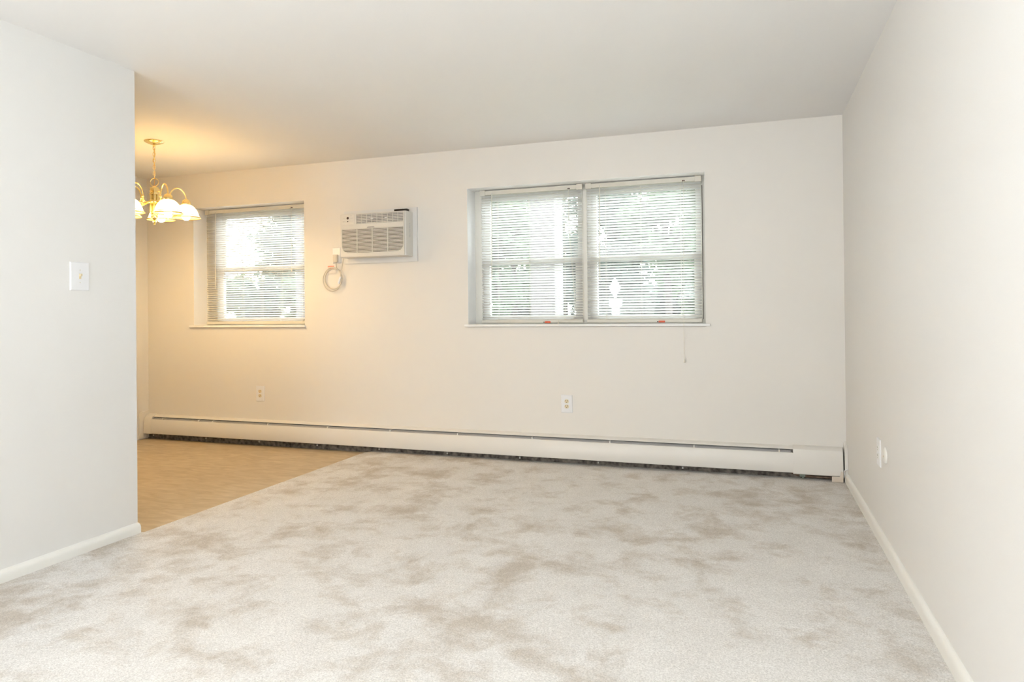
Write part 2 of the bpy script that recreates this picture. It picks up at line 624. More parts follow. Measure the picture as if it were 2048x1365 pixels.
# ------------------------------------------------------------------ windows
def window(name, label, x0, x1, lites, sill_x, meet):
    """lites: list of (xa, xb) sash bays"""
    root = bpy.data.objects.new(name, None)
    COL.objects.link(root)
    root.location = ((x0 + x1) / 2, 0, 1.03)
    structure(root, label, 'window')
    zb = ZS
    # reveal lining
    bm = NB()
    e = 0.0015
    box(bm, x0, x0 + e, 0.0005, 0.17, zb, ZT)
    box(bm, x1 - e, x1, 0.0005, 0.17, zb, ZT)
    box(bm, x0, x1, 0.0005, 0.17, ZT - e, ZT)
    mk('reveal', bm, M_REVEAL, root)
    # sill board
    bm = NB()
    box(bm, sill_x[0], sill_x[1], -0.022, 0.0, 1.032, ZS, 0.003)
    box(bm, x0 + 0.001, x1 - 0.001, -0.002, 0.17, 1.032, ZS)
    mk('sill', bm, M_REVEAL, root)
    # frame
    fy0, fy1 = 0.165, 0.27
    fa, fb = lites[0][0], lites[-1][1]
    bm = NB()
    box(bm, x0, fa, fy0, fy1, zb, ZT, 0.002)
    box(bm, fb, x1, fy0, fy1, zb, ZT, 0.002)
    box(bm, fa, fb, fy0, fy1, ZT - 0.045, ZT, 0.002)
    box(bm, fa, fb, fy0, fy1, zb, zb + 0.03, 0.002)
    mk('frame', bm, M_VINYL, root)
    for (xa, xb) in lites:
        for kind in ('upper_sash', 'lower_sash'):
            if kind == 'upper_sash':
                z0_, z1_, ya, yb, st = meet - 0.015, ZT - 0.045, 0.225, 0.255, 0.045
            else:
                z0_, z1_, ya, yb, st = zb + 0.03, meet + 0.022, 0.180, 0.212, 0.055
            bm = NB()
            box(bm, xa, xa + st, ya, yb, z0_, z1_, 0.003)
            box(bm, xb - st, xb, ya, yb, z0_, z1_, 0.003)
            box(bm, xa + st, xb - st, ya, yb, z0_, z0_ + 0.035, 0.003)
            box(bm, xa + st, xb - st, ya, yb, z1_ - 0.035, z1_, 0.003)
            s = mk(kind, bm, M_VINYL, root)
            B('pane', M_GLASS, s, xa + st - 0.004, xb - st + 0.004, (ya + yb) / 2 - 0.0015, (ya + yb) / 2 + 0.0015, z0_ + 0.031, z1_ - 0.031)
            if kind == 'lower_sash':
                xc = (xa + xb) / 2
                bm = NB()
                box(bm, xc - 0.03, xc + 0.03, ya - 0.012, ya, z1_ - 0.02, z1_ + 0.004, 0.003)
                mk('sash_lock', bm, M_VINYL, s)
    if len(lites) > 1:
        bm = NB()
        box(bm, lites[0][1], lites[1][0], 0.168, 0.27, zb + 0.03, ZT - 0.045, 0.002)
        box(bm, -1.805, -1.775, 0.150, 0.168, zb + 0.03, ZT - 0.045, 0.002)
        mk('mullion', bm, M_VINYL, root)
        B('track_shadow', M_DARK, root, -0.9205, -0.9170, 0.150, 0.166, zb + 0.03, ZT - 0.07)  # dark strip painted in as the shadow gap beside the blind
    return root


window('window_1', 'single sash window with white mini blind in the dining nook', *WIN_L, [(-5.305, -4.264)], (-5.469, -4.229 + 0.005), 1.562)
window('window_2', 'wide double sash window with two white mini blinds', *WIN_B, [(-2.643, -1.822), (-1.758, -0.925)], (-2.733, -0.862), 1.548)


# ------------------------------------------------------------------ mini blinds
def blind(label, x0, x1, ladders, wand, cord, clip=None, yc=0.128, group='white mini blinds in the windows'):
    root = thing('mini_blind', label, 'blind', ((x0 + x1) / 2, yc, 1.056), group)
    B('head_rail', M_RAIL, root, x0, x1, yc - 0.014, yc + 0.016, 2.086, 2.119, 0.002)
    for (a, b) in ((x0 - 0.004, x0 + 0.042), (x1 - 0.042, x1 + 0.004)):
        B('bracket', M_RAIL, root, a, b, yc - 0.020, yc + 0.018, 2.080, 2.124, 0.002)
    zt, zb = 2.074, 1.094
    n = int(round((zt - zb) / 0.0205)) + 1
    tilt = math.radians(29)
    hw = 0.0125
    prof_t, prof_b = [], []
    for k in range(5):
        s = -hw + 2 * hw * k / 4
        crown = 0.0017 * (1 - (s / hw) ** 2)
        for lst, dz in ((prof_t, 0.0003), (prof_b, -0.0003)):
            z = crown + dz
            lst.append((s * math.cos(tilt) + z * math.sin(tilt), -s * math.sin(tilt) + z * math.cos(tilt)))
    prof = prof_t + prof_b[::-1]
    bm = prism(NB(), prof, x0 + 0.003, x1 - 0.003, axis='x')
    bmesh.ops.recalc_face_normals(bm, faces=bm.faces)
    bmesh.ops.translate(bm, verts=bm.verts, vec=(-(x0 + x1) / 2, 0, 0))
    me = bpy.data.meshes.new('slat')
    bm.to_mesh(me)
    bm.free()
    me.materials.append(M_SLAT)
    rng = random.Random(int(abs(x0) * 1000))
    for i in range(n):
        s = bpy.data.objects.new('slat', me)
        COL.objects.link(s)
        s.parent = root
        s.location = (rng.uniform(-0.0006, 0.0006), 0, zt - (zt - zb) * i / (n - 1) - 1.056)
        s.rotation_euler = (math.radians(rng.uniform(-1.2, 1.2)), 0, 0)
    br = B('bottom_rail', M_RAIL, root, x0, x1, yc - 0.013, yc + 0.013, 1.058, 1.083, 0.004)
    for lx in ladders:
        bm = NB()
        for dy in (-0.0135, 0.0135):
            tube(bm, [(lx, yc + dy, 2.086), (lx, yc + dy, 1.083)], 0.0007, 5)
        tube(bm, [(lx + 0.004, yc, 2.086), (lx + 0.004, yc, 1.083)], 0.0006, 5)
        mk('ladder_cord', bm, M_STRING, root)
        mk('cord_button', lathe(NB(), [(0.0, 0.0), (0.007, 0.001), (0.007, 0.004), (0.0, 0.006)], 10, (lx, yc - 0.0135, 1.0815)), M_STRING, br, smooth=True)
    # tilt wand
    wx, wz = wand
    wy = yc - 0.026
    wd = mk('tilt_wand', tube(NB(), [(wx, wy, 2.082), (wx - 0.003, wy, (2.082 + wz) / 2), (wx - 0.006, wy, wz)], 0.0028, 6), M_STRING, root)
    bm = NB()
    tube(bm, [(wx, yc - 0.014, 2.10), (wx, wy, 2.098), (wx, wy, 2.080)], 0.0016, 6)
    mk('wand_hook', bm, M_ALU, wd)
    # lift cord
    lc = mk('lift_cord', tube(NB(), smooth_path(cord), 0.0014, 6), M_STRING, root)
    cx_ = cord[0][0]
    B('cord_lock', M_BROWN, root, cx_ - 0.009, cx_ + 0.009, yc - 0.0165, yc - 0.013, 2.089, 2.098, 0.0005)
    e = cord[-1]
    mk('tassel', lathe(NB(), [(0.0, 0.03), (0.003, 0.028), (0.0055, 0.006), (0.006, 0.0), (0.0, -0.001)], 10, (e[0], e[1], e[2] - 0.026)), M_STRING, lc, smooth=True)
    if clip:
        ccx, d = clip
        c_ = B('label_clip', M_RED, br, ccx - 0.020, ccx + 0.026, yc - 0.0165, yc - 0.0125, 1.057, 1.071, 0.001)
        c_['label'] = 'small orange-red clip'
        B('clip_pin', M_BROWN, br, ccx - 0.031, ccx - 0.022, yc - 0.0165, yc - 0.0125, 1.060, 1.068, 0.001)
    return root


YB = 0.128
blind('white mini blind in the small window beside the chandelier', -5.392, -4.262, [-5.19, -4.985, -4.775, -4.56, -4.335], (-5.268, 1.39),
      [(-4.44, YB - 0.018, 2.093), (-4.44, YB - 0.020, 1.8), (-4.441, YB - 0.020, 1.55)])
blind('white mini blind on the left half of the wide window', -2.640, -1.806, [-2.497, -2.232, -1.948], (-2.537, 1.392),
      [(-1.908, YB - 0.018, 2.093), (-1.906, YB - 0.022, 1.80), (-1.885, YB - 0.022, 1.50), (-1.865, YB - 0.022, 1.20), (-1.872, YB - 0.024, 1.10), (-1.93, YB - 0.04, 1.0665), (-1.99, YB - 0.05, 1.0525 + 0.026)], clip=(-2.09, 0))
blind('white mini blind on the right half of the wide window', -1.774, -0.924, [-1.626, -1.361, -1.070], (-1.664, 1.383),
      [(-1.046, YB - 0.018, 2.093), (-1.044, 0.08, 1.80), (-1.043, 0.02, 1.30), (-1.042, -0.026, 1.06), (-1.041, -0.028, 0.80)], clip=(-1.215, 0))

# ------------------------------------------------------------------ baseboard heater
ht = thing('baseboard_heater', 'long cream baseboard heater along the foot of the back wall', 'heater', (-3.0, 0, 0.0))
HX0, HX1 = -5.958, -0.030
prof = [(0.0, 0.05), (0.0, 0.219), (-0.010, 0.219), (-0.036, 0.210), (-0.046, 0.203), (-0.046, 0.2005), (-0.035, 0.2065), (-0.010, 0.2155), (-0.0025, 0.2155), (-0.0025, 0.05)]
mk('back_plate', prism(NB(), prof, HX0 + 0.01, HX1 - 0.02, 'x'), M_HEAT, ht)
prof = [(-0.058, 0.180), (-0.062, 0.1795), (-0.066, 0.175), (-0.074, 0.10), (-0.074, 0.055), (-0.071, 0.048), (-0.060, 0.048), (-0.060, 0.0495), (-0.070, 0.0495), (-0.0725, 0.056), (-0.0725, 0.10), (-0.0645, 0.174), (-0.0615, 0.178), (-0.058, 0.1785)]
mk('front_panel', prism(NB(), prof, HX0 + 0.08, -0.333, 'x'), M_HEAT, ht, smooth='auto')
prof = [(-0.004, 0.205), (-0.034, 0.1925), (-0.038, 0.1935), (-0.057, 0.182), (-0.057, 0.1805), (-0.038, 0.192), (-0.034, 0.191), (-0.004, 0.2035)]
mk('damper', prism(NB(), prof, HX0 + 0.09, -0.345, 'x'), mat('damper_grey', (0.46, 0.46, 0.47), 0.45, metal=0.2, var=0.04, scale=30), ht)
bm = NB()
box(bm, HX0 + 0.05, -0.05, -0.050, -0.015, 0.095, 0.150)
mk('fin_tube', bm, M_VENTG, ht)
for bx in [-5.745, -5.334, -5.171, -4.577, -3.974, -3.381, -2.783, -2.169, -1.575, -0.979, -0.42]:
    bm = NB()
    box(bm, bx - 0.004, bx + 0.004, -0.060, -0.003, 0.188, 0.196)
    box(bm, bx - 0.004, bx + 0.004, -0.062, -0.058, 0.176, 0.196)
    mk('damper_bracket', bm, M_TRIM, ht)
for bx in [-5.88, -5.27, -4.69, -4.093, -3.496, -2.884, -2.277, -1.667, -1.06]:
    bm = NB()
    box(bm, bx - 0.006, bx + 0.006, -0.066, -0.0065, 0.046, 0.054)
    box(bm, bx - 0.006, bx + 0.006, -0.036, -0.030, 0.020, 0.050, 0.001)
    mk('panel_bracket', bm, M_VENTG, ht)
    mk('screw', lathe(NB(), [(0, -0.0385), (0.005, -0.0375), (0.005, -0.036), (0, -0.036)], 10, (bx, 0, 0.026), 'y'), M_TRIM, ht, smooth=True)
# left end cap: shell with curved front
prof = [(0.0, 0.045), (0.0, 0.224), (-0.012, 0.224), (-0.040, 0.214), (-0.056, 0.198), (-0.068, 0.172), (-0.077, 0.10), (-0.077, 0.048), (-0.070, 0.045)]
mk('end_cap', prism(NB(), prof, HX0, HX0 + 0.085, 'x'), M_HEAT, ht, smooth='auto')
# right end cover: wider plain box, notched at its foot
prof = [(0.0, 0.043), (0.0, 0.224), (-0.012, 0.224), (-0.042, 0.214), (-0.058, 0.205), (-0.069, 0.178), (-0.078, 0.10), (-0.078, 0.046), (-0.074, 0.041)]
mk('end_cover', prism(NB(), prof, -0.333, -0.0285, 'x'), M_HEAT, ht, smooth='auto')
bm = NB()
prism(bm, [(-0.098, 0.006), (-0.030, 0.006), (-0.030, 0.075), (-0.042, 0.075), (-0.050, 0.041), (-0.098, 0.041)], -0.083, -0.079, 'y')
mk('foot_bracket', bm, mat('aged_cream', (0.72, 0.64, 0.55), 0.6, var=0.05, scale=20), ht)
# wall plates at either end
mk('wall_plate', prism(NB(), [(0.0, 0.0), (-0.117, 0.0), (-0.117, 0.225), (-0.09, 0.245), (0.0, 0.255)], XD, XD + 0.010, 'x'), M_HEAT, ht)
mk('wall_plate', prism(NB(), [(0.0, 0.005), (-0.080, 0.005), (-0.080, 0.205), (-0.066, 0.235), (-0.03, 0.25), (0.0, 0.262)], -0.0185, -0.0005, 'x'), M_HEAT, ht)
# copper return pipe with a green valve under the end cover
pp = mk('pipe', tube(NB(), smooth_path([(-0.36, -0.030, 0.050), (-0.33, -0.034, 0.036), (-0.29, -0.036, 0.026), (-0.20, -0.036, 0.022), (-0.06, -0.036, 0.022)]), 0.008, 8),
        mat('tarnished_copper', (0.20, 0.14, 0.10), 0.5, metal=0.6, var=0.3, scale=40), ht, smooth=True)
bm = lathe(NB(), [(0, -0.02), (0.011, -0.02), (0.011, 0.014), (0, 0.014)], 12, (-0.272, -0.036, 0.026), 'x')
tube(bm, [(-0.272, -0.036, 0.026), (-0.272, -0.052, 0.010)], 0.006, 8)
mk('valve', bm, mat('green_valve', (0.30, 0.36, 0.31), 0.5, metal=0.3, var=0.2, scale=50), pp)
wire = mk('cable_end', tube(NB(), smooth_path([(-0.0235, -0.060, 0.03), (-0.0235, -0.080, 0.055), (-0.022, -0.093, 0.085), (-0.004, -0.095, 0.097), (0.0, -0.095, 0.098)]), 0.0035, 7), M_PLATE, None, smooth=True)
wire['label'] = 'short white cable stub curling out of the right corner beside the heater'
wire['category'] = 'cable'


# ------------------------------------------------------------------ wall plates
def plate_profile(bm, cx, cz, hw, hh, d, tr):
    """bevelled cover plate; tr maps (u, depth, z) to world"""
    e = 0.0035
    V = []
    for (a, b, dd) in ((hw, hh, 0.0), (hw, hh, d * 0.45), (hw - e, hh - e, d)):
        V.append([bm.verts.new(tr(u, dd, v)) for u, v in ((-a, -b), (a, -b), (a, b), (-a, b))])
    for A, Bq in zip(V, V[1:]):
        for k in range(4):
            bm.faces.new([A[k], A[(k + 1) % 4], Bq[(k + 1) % 4], Bq[k]])
    bm.faces.new(V[-1])
    bm.faces.new(V[0][::-1])


def disc(bm, tr, r, d0, d1, cz=0.0, cu=0.0, flat=0.0, seg=20):
    P = []
    for k in range(seg):
        a = 2 * math.pi * k / seg
        u, v = r * math.cos(a), r * math.sin(a)
        if flat:
            v = max(-flat, min(flat, v))
        P.append((u + cu, v + cz))
    A = [bm.verts.new(tr(u, d0, v)) for u, v in P]
    Bq = [bm.verts.new(tr(u * 1 if False else cu + (u - cu) * 0.94, d1, cz + (v - cz) * 0.94)) for u, v in P]
    for k in range(seg):
        j = (k + 1) % seg
        bm.faces.new([A[k], A[j], Bq[j], Bq[k]])
    bm.faces.new(Bq)
    bm.faces.new(A[::-1])


def tbox(bm, tr, u0, u1, d0, d1, v0, v1):
    c = [bm.verts.new(tr(u, d, v)) for u in (u0, u1) for d in (d0, d1) for v in (v0, v1)]
    for f in [(0, 1, 3, 2), (4, 6, 7, 5), (0, 4, 5, 1), (2, 3, 7, 6), (0, 2, 6, 4), (1, 5, 7, 3)]:
        bm.faces.new([c[i] for i in f])


def wall_tr(side, c):
    if side == 'back':
        return lambda u, d, v: (c[0] + u, c[1] - d, c[2] + v)
    if side == 'right':
        return lambda u, d, v: (c[0] - d, c[1] + u, c[2] + v)
    return lambda u, d, v: (c[0] + d, c[1] - u, c[2] + v)      # left partition faces +x


def outlet(label, side, c, hw=0.0435, hh=0.0675, recm=None):
    root = thing('wall_outlet', label, 'outlet', c, 'duplex wall outlets with white plates')
    tr = wall_tr(side, c)
    bm = NB()
    plate_profile(bm, 0, 0, hw, hh, 0.006, tr)
    mk('cover_plate', bm, M_PLATE, root)
    for cz in (0.0195, -0.0195):
        bm = NB()
        disc(bm, tr, 0.0172, 0.004, 0.0085, cz, 0.0, 0.0145)
        rc = mk('receptacle', bm, recm or M_IVORY, root)
        for cu in (-0.0065, 0.0065):
            bm = NB()
            tbox(bm, tr, cu - 0.0014, cu + 0.0014, 0.006, 0.0088, cz, cz + 0.009)
            mk('slot', bm, M_BROWN, rc)
        bm = NB()
        disc(bm, tr, 0.0028, 0.006, 0.0089, cz - 0.0075, 0.0, 0, 10)
        mk('ground_hole', bm, M_BROWN, rc)
    bm = NB()
    disc(bm, tr, 0.003, 0.005, 0.0075, 0, 0, 0, 10)
    mk('screw', bm, M_PLATE, root)
    return root


outlet('white duplex outlet on the back wall under the wide window', 'back', (-1.9105, 0, 0.4485))
outlet('white duplex outlet on the back wall in the dining nook under the small window', 'back', (-4.699, 0, 0.4465))
outlet('white duplex outlet low on the right wall seen edge-on', 'right', (0, -1.255, 0.4345), recm=M_TRIM)

# round blank cover beside it
c = (0.0, -1.425, 0.452)
rc = thing('cover_disc', 'round white blank cover on the right wall beside the edge-on outlet', 'cover plate', c)
mk('disc', lathe(NB(), [(0.0, -0.010), (0.020, -0.0105), (0.030, -0.009), (0.038, -0.005), (0.040, 0.0), (0, 0)], 28, c, 'x'), M_TRIM, rc, smooth=True)
mk('screw', lathe(NB(), [(0, -0.0125), (0.004, -0.012), (0.004, -0.009), (0, -0.009)], 10, (c[0], c[1] + 0.0, c[2] - 0.004), 'x'), M_IVORY, rc, smooth=True)

# light switch
c = (XL, -2.590, 1.3385)
sw = thing('light_switch', 'white light switch plate with ivory toggle on the left partition', 'switch', c)
tr = wall_tr('left', c)
bm = NB()
plate_profile(bm, 0, 0, 0.050, 0.0685, 0.006, tr)
mk('cover_plate', bm, M_PLATE, sw)
bm = NB()
tbox(bm, tr, -0.0055, 0.0055, 0.004, 0.0068, -0.0125, 0.0125)
col_ = mk('toggle_collar', bm, M_IVORY, sw)
bm = NB()
P = [tr(u, d, v) for u in (-0.0042, 0.0042) for d, v in ((0.004, -0.004), (0.017, 0.004), (0.0165, 0.0125), (0.004, 0.008))]
Vv = [bm.verts.new(p) for p in P]
for f in [(0, 1, 2, 3), (7, 6, 5, 4), (0, 4, 5, 1), (1, 5, 6, 2), (2, 6, 7, 3), (3, 7, 4, 0)]:
    bm.faces.new([Vv[i] for i in f])
mk('toggle', bm, M_IVORY, sw)
for cz in (0.030, -0.030):
    bm = NB()
    disc(bm, tr, 0.0032, 0.005, 0.0073, cz, 0, 0, 10)
    mk('screw', bm, M_RAIL, sw)

# ------------------------------------------------------------------ air conditioner
AX0, AX1, AZ0, AZ1, AY = -3.780, -3.176, 1.606, 1.962, -0.152
ac = thing('air_conditioner', 'cream through-wall air conditioner between the two windows', 'air conditioner', (-3.478, 0, AZ0))
bm = NB()
slab_with_holes(bm, (-3.822, -3.140), (1.564, 2.004), -0.022, 0.0, [(AX0 + 0.02, AX1 - 0.02, AZ0 + 0.02, AZ1 - 0.02)])
mk('wall_sleeve', bm, M_ACW, ac)
bm = NB()
prof = [(AX0, -0.0), (AX0, -0.125), (AX0 + 0.004, -0.136), (AX0 + 0.014, -0.142), (AX1 - 0.014, -0.142), (AX1 - 0.004, -0.136), (AX1, -0.125), (AX1, -0.0)]
prism(bm, prof, AZ0, AZ1, 'z')
body = mk('casing', bm, M_AC, ac, smooth='auto')
FX0, FX1, FZ0, FZ1 = AX0 + 0.010, AX1 - 0.012, AZ0 + 0.004, AZ1 - 0.004
FW, FH = FX1 - FX0, FZ1 - FZ0
G = (FX0 + 0.012, FX1 - 0.008, FZ0 + 0.032, FZ1 - 0.345 * FH)              # intake grille
V_ = (FX0 + 0.255 * FW, FX1 - 0.008, FZ1 - 0.235 * FH, FZ1 - 0.018 * FH)   # top vent
bm = NB()
slab_with_holes(bm, (FX0, FX1), (FZ0, FZ1), AY, -0.141, [G, V_])
# rounded lower corners of the grille opening
rad = 0.055
for sx, cx_ in ((1, G[0]), (-1, G[1])):
    pts = [(cx_, G[2])]
    for k in range(7):
        a = k / 6 * math.pi / 2
        pts.append((cx_ + sx * rad * (1 - math.cos(a)) if False else cx_ + sx * (rad - rad * math.sin(a)), G[2] + rad - rad * math.cos(a)))
    prism(bm, pts, AY, -0.141, 'y')
fp = mk('front_panel', bm, M_AC, ac)
B('grille_backing', M_DARK, fp, G[0] - 0.002, G[1] + 0.002, -0.1435, -0.1422, G[2] - 0.002, G[3] + 0.002)
B('vent_backing', M_VENTG, fp, V_[0] - 0.002, V_[1] + 0.002, -0.1435, -0.1422, V_[2] - 0.002, V_[3] + 0.002)
NL = 18
pit = (G[3] - G[2]) / NL
for i in range(NL):
    zc = G[2] + pit * (i + 0.5) + 0.1 * pit
    d = zc - G[2]
    ins = 0.0 if d > rad else rad - math.sqrt(max(0, rad ** 2 - (rad - d) ** 2))
    hh = pit * 0.31
    bm = prism(NB(), [(AY + 0.001, zc - hh), (AY + 0.0005, zc + hh * 0.6), (AY + 0.002, zc + hh), (-0.1438, zc + hh + 0.001), (-0.1438, zc - hh + 0.001)], G[0] + ins * 0.9, G[1] - ins * 0.9, 'x')
    mk('louver', bm, M_AC, ac)
for k in (1, 2, 3):
    xx = G[0] + (G[1] - G[0]) * k / 4
    B('rib', M_AC, ac, xx - 0.0028, xx + 0.0028, AY + 0.0003, -0.1438, G[2], G[3])
# top outlet: six thin blades, eight verticals, two tilt tabs
for i in range(6):
    zc = V_[2] + (V_[3] - V_[2]) * (i + 0.5) / 6
    B('vent_blade', M_AC, ac, V_[0], V_[1], AY + 0.0015, -0.1438, zc - 0.0028, zc + 0.0024)
for i in range(1, 9):
    xx = V_[0] + (V_[1] - V_[0]) * i / 9
    B('vent_divider', M_AC, ac, xx - 0.0022, xx + 0.0022, AY + 0.0008, -0.1438, V_[2], V_[3])
for f in (0.345, 0.645):
    xx = V_[0] + (V_[1] - V_[0]) * f
    zz = (V_[2] + V_[3]) / 2
    B('vent_tab', M_ACW, ac, xx - 0.012, xx + 0.012, AY - 0.006, AY + 0.002, zz - 0.0035, zz + 0.0035, 0.001)
# grille catch
mk('filter_catch', prism(NB(), [(FX0 + 0.42 * FW, G[3] + 0.003), (FX0 + 0.55 * FW, G[3] + 0.003), (FX0 + 0.53 * FW, G[3] + 0.010), (FX0 + 0.44 * FW, G[3] + 0.010)], AY - 0.0012, AY + 0.002, 'y'), M_VENTG, ac)
# control panel
cp = B('control_panel', M_ACPANEL, ac, FX0 + 0.010, FX0 + 0.222 * FW, AY - 0.0012, AY + 0.001, FZ1 - 0.245 * FH, FZ1 - 0.020 * FH, 0.0005)
PX0, PX1, PZ0, PZ1 = FX0 + 0.010, FX0 + 0.222 * FW, FZ1 - 0.245 * FH, FZ1 - 0.020 * FH
pcx = PX0 + 0.50 * (PX1 - PX0)
mk('display_lens', lathe(NB(), [(0, -0.0035), (0.009, -0.003), (0.0105, -0.001), (0.0105, 0.0), (0, 0)], 18, (pcx, AY, PZ0 + 0.68 * (PZ1 - PZ0)), 'y'), M_BROWN, cp, smooth=True)
mk('power_button', lathe(NB(), [(0, -0.003), (0.0045, -0.0025), (0.005, -0.001), (0, 0)], 12, (pcx, AY, PZ0 + 0.33 * (PZ1 - PZ0)), 'y'), M_BLACK, cp, smooth=True)
B('indicator', M_PRINT, cp, PX0 + 0.74 * (PX1 - PX0), PX0 + 0.79 * (PX1 - PX0), AY - 0.0020, AY, PZ0 + 0.88 * (PZ1 - PZ0), PZ0 + 0.95 * (PZ1 - PZ0))
for u, v in ((0.18, 0.66), (0.28, 0.66), (0.74, 0.66), (0.84, 0.66), (0.14, 0.32), (0.26, 0.32), (0.38, 0.30), (0.62, 0.34), (0.74, 0.34), (0.86, 0.34)):
    xx, zz = PX0 + u * (PX1 - PX0), PZ0 + v * (PZ1 - PZ0)
    mk('button', lathe(NB(), [(0, -0.0022), (0.0036, -0.002), (0.004, -0.001), (0, 0)], 10, (xx, AY, zz), 'y'), M_AC, cp, smooth=True)
# vertical maker's lettering on the right cheek: too blurred to read, kept as small grey strokes
zs_ = 1.868
k = 0
rng = random.Random(3)
while zs_ > 1.752:
    hgt = 0.0085
    bm = NB()
    y0 = -0.084
    if k % 3 == 0:
        box(bm, AX1 - 0.0002, AX1 + 0.0004, y0, y0 + 0.014, zs_ - 0.0025, zs_)
        box(bm, AX1 - 0.0002, AX1 + 0.0004, y0, y0 + 0.003, zs_ - hgt, zs_)
    elif k % 3 == 1:
        box(bm, AX1 - 0.0002, AX1 + 0.0004, y0, y0 + 0.014, zs_ - hgt * 0.6, zs_ - hgt * 0.3)
        box(bm, AX1 - 0.0002, AX1 + 0.0004, y0 + 0.010, y0 + 0.0135, zs_ - hgt, zs_)
    else:
        box(bm, AX1 - 0.0002, AX1 + 0.0004, y0, y0 + 0.014, zs_ - 0.0028, zs_)
        box(bm, AX1 - 0.0002, AX1 + 0.0004, y0, y0 + 0.014, zs_ - hgt, zs_ - hgt + 0.0028)
    mk('letter', bm, M_PRINT, body)
    zs_ -= 0.0118
    k += 1
# power cord with coil, plug and warning tag
cyc = -0.030


def coil(cx_, cz_, rx, rz, t0, t1, n, y0, y1):
    out = []
    for i in range(n + 1):
        t = t0 + (t1 - t0) * i / n
        out.append((cx_ + rx * math.cos(t), y0 + (y1 - y0) * i / n, cz_ + rz * math.sin(t)))
    return out


path = [(-3.800, -0.060, 1.604), (-3.812, -0.055, 1.575), (-3.838, -0.038, 1.510)]
path += coil(-3.936, 1.437, 0.090, 0.100, math.radians(20), math.radians(-340), 22, -0.030, -0.020)
path += coil(-3.930, 1.442, 0.085, 0.085, math.radians(20), math.radians(-270 + 10), 14, -0.018, -0.012)
path += [(-3.900, -0.018, 1.520), (-3.898, -0.026, 1.560), (-3.898, -0.030, 1.590)]
cord_o = mk('power_cord', tube(NB(), smooth_path(path, 3), 0.0042, 8), M_CORD, ac, smooth=True)
bm = NB()
box(bm, -3.922, -3.880, -0.040, -0.008, 1.580, 1.645, 0.006)
mk('plug', bm, M_CORD, cord_o, smooth='auto')
bm = NB()
tube(bm, [(-3.872, -0.030, 1.40), (-3.862, -0.034, 1.43), (-3.852, -0.030, 1.455)], 0.011, 8)
mk('cord_tie', bm, M_PLATE, cord_o)
tg = B('warning_tag', M_TAGW, cord_o, -3.992, -3.910, -0.008, -0.0072, 1.488, 1.556)
B('tag_print', M_TAGR, tg, -3.990, -3.928, -0.0087, -0.008, 1.545, 1.5525)
B('tag_print', mat('tag_pink', (0.80, 0.55, 0.48), 0.6, var=0.05, scale=60), tg, -3.990, -3.932, -0.0087, -0.008, 1.526, 1.541)

# outlet the conditioner is plugged into
c = (-3.900, 0, 1.639)
wo = thing('wall_outlet', 'white outlet beside the air conditioner with its plug in it', 'outlet', c, 'duplex wall outlets with white plates')
tr = wall_tr('back', c)
bm = NB()
plate_profile(bm, 0, 0, 0.0385, 0.0665, 0.016, tr)
mk('cover_plate', bm, M_PLATE, wo)
bm = NB()
disc(bm, tr, 0.0172, 0.010, 0.018, -0.020, 0.0, 0.0145)
mk('receptacle', bm, M_PLATE, wo)

# remote control lying on the conditioner
rm = thing('remote_control', 'dark brown remote control lying on top of the air conditioner', 'remote', (-3.242, -0.085, AZ1))
bm = box(NB(), -3.302, -3.184, -0.105, -0.065, AZ1 + 0.0005, AZ1 + 0.022, 0.004)
mk('body', bm, M_BLACK, rm, smooth='auto')
for i in range(4):
    for j in range(2):
        xx, yy = -3.285 + i * 0.018, -0.094 + j * 0.018
        mk('button', lathe(NB(), [(0, 0.003), (0.004, 0.0025), (0.0045, 0), (0, 0)], 8, (xx, yy, AZ1 + 0.0215)), M_PRINT, rm, smooth=True)

# ------------------------------------------------------------------ chandelier
CHX, CHY = -4.765, -1.078
ch = thing('chandelier', 'polished brass five-arm chandelier with lit frosted glass shades', 'chandelier', (CHX, CHY, 1.815))


def L(name, prof, material, parent=ch, seg=28, **k):
    return mk(name, lathe(NB(), prof, seg, (CHX, CHY, 0)), material, parent, smooth=k.get('smooth', 'auto'))


L('canopy', [(0.0, 2.44), (0.066, 2.44), (0.068, 2.437), (0.064, 2.431), (0.045, 2.422), (0.020, 2.414), (0.009, 2.411), (0.009, 2.400), (0.0, 2.399)], M_BRASS)
# chain links
zt, zb = 2.402, 2.163
nl = 10
pitc = (zt - zb) / nl
for i in range(nl):
    zc = zt - pitc * (i + 0.5)
    hx, hz = 0.0085, pitc * 0.70
    pts = []
    for k in range(16):
        a = 2 * math.pi * k / 16
        u = hx * math.copysign(abs(math.cos(a)) ** 0.8, math.cos(a))
        ang = math.radians(35 + (90 if i % 2 else 0) + 6 * math.sin(i * 2.1))
        pts.append((CHX + u * math.cos(ang), CHY + u * math.sin(ang), zc + hz * math.sin(a)))
    mk('chain_link', tube(NB(), pts, 0.0019, 6, closed=True), M_BRASS, ch, smooth=True)
pts = [(CHX + 0.007 * math.sin(k * 1.3), CHY - 0.006 * math.cos(k * 1.1), 2.405 - 0.30 * k / 12) for k in range(13)]
mk('lamp_wire', tube(NB(), smooth_path(pts, 3), 0.0022, 6), mat('amber_wire', (0.75, 0.42, 0.08), 0.3, var=0.05, scale=60), ch, smooth=True)
pts = []
va = math.radians(20)
for k in range(28):
    a = 2 * math.pi * k / 28
    u = 0.030 * math.cos(a)
    pts.append((CHX + u * math.cos(va), CHY + u * math.sin(va), 2.134 + 0.030 * math.sin(a)))
mk('hanging_ring', tube(NB(), pts, 0.0026, 7, closed=True), M_BRASS, ch, smooth=True)
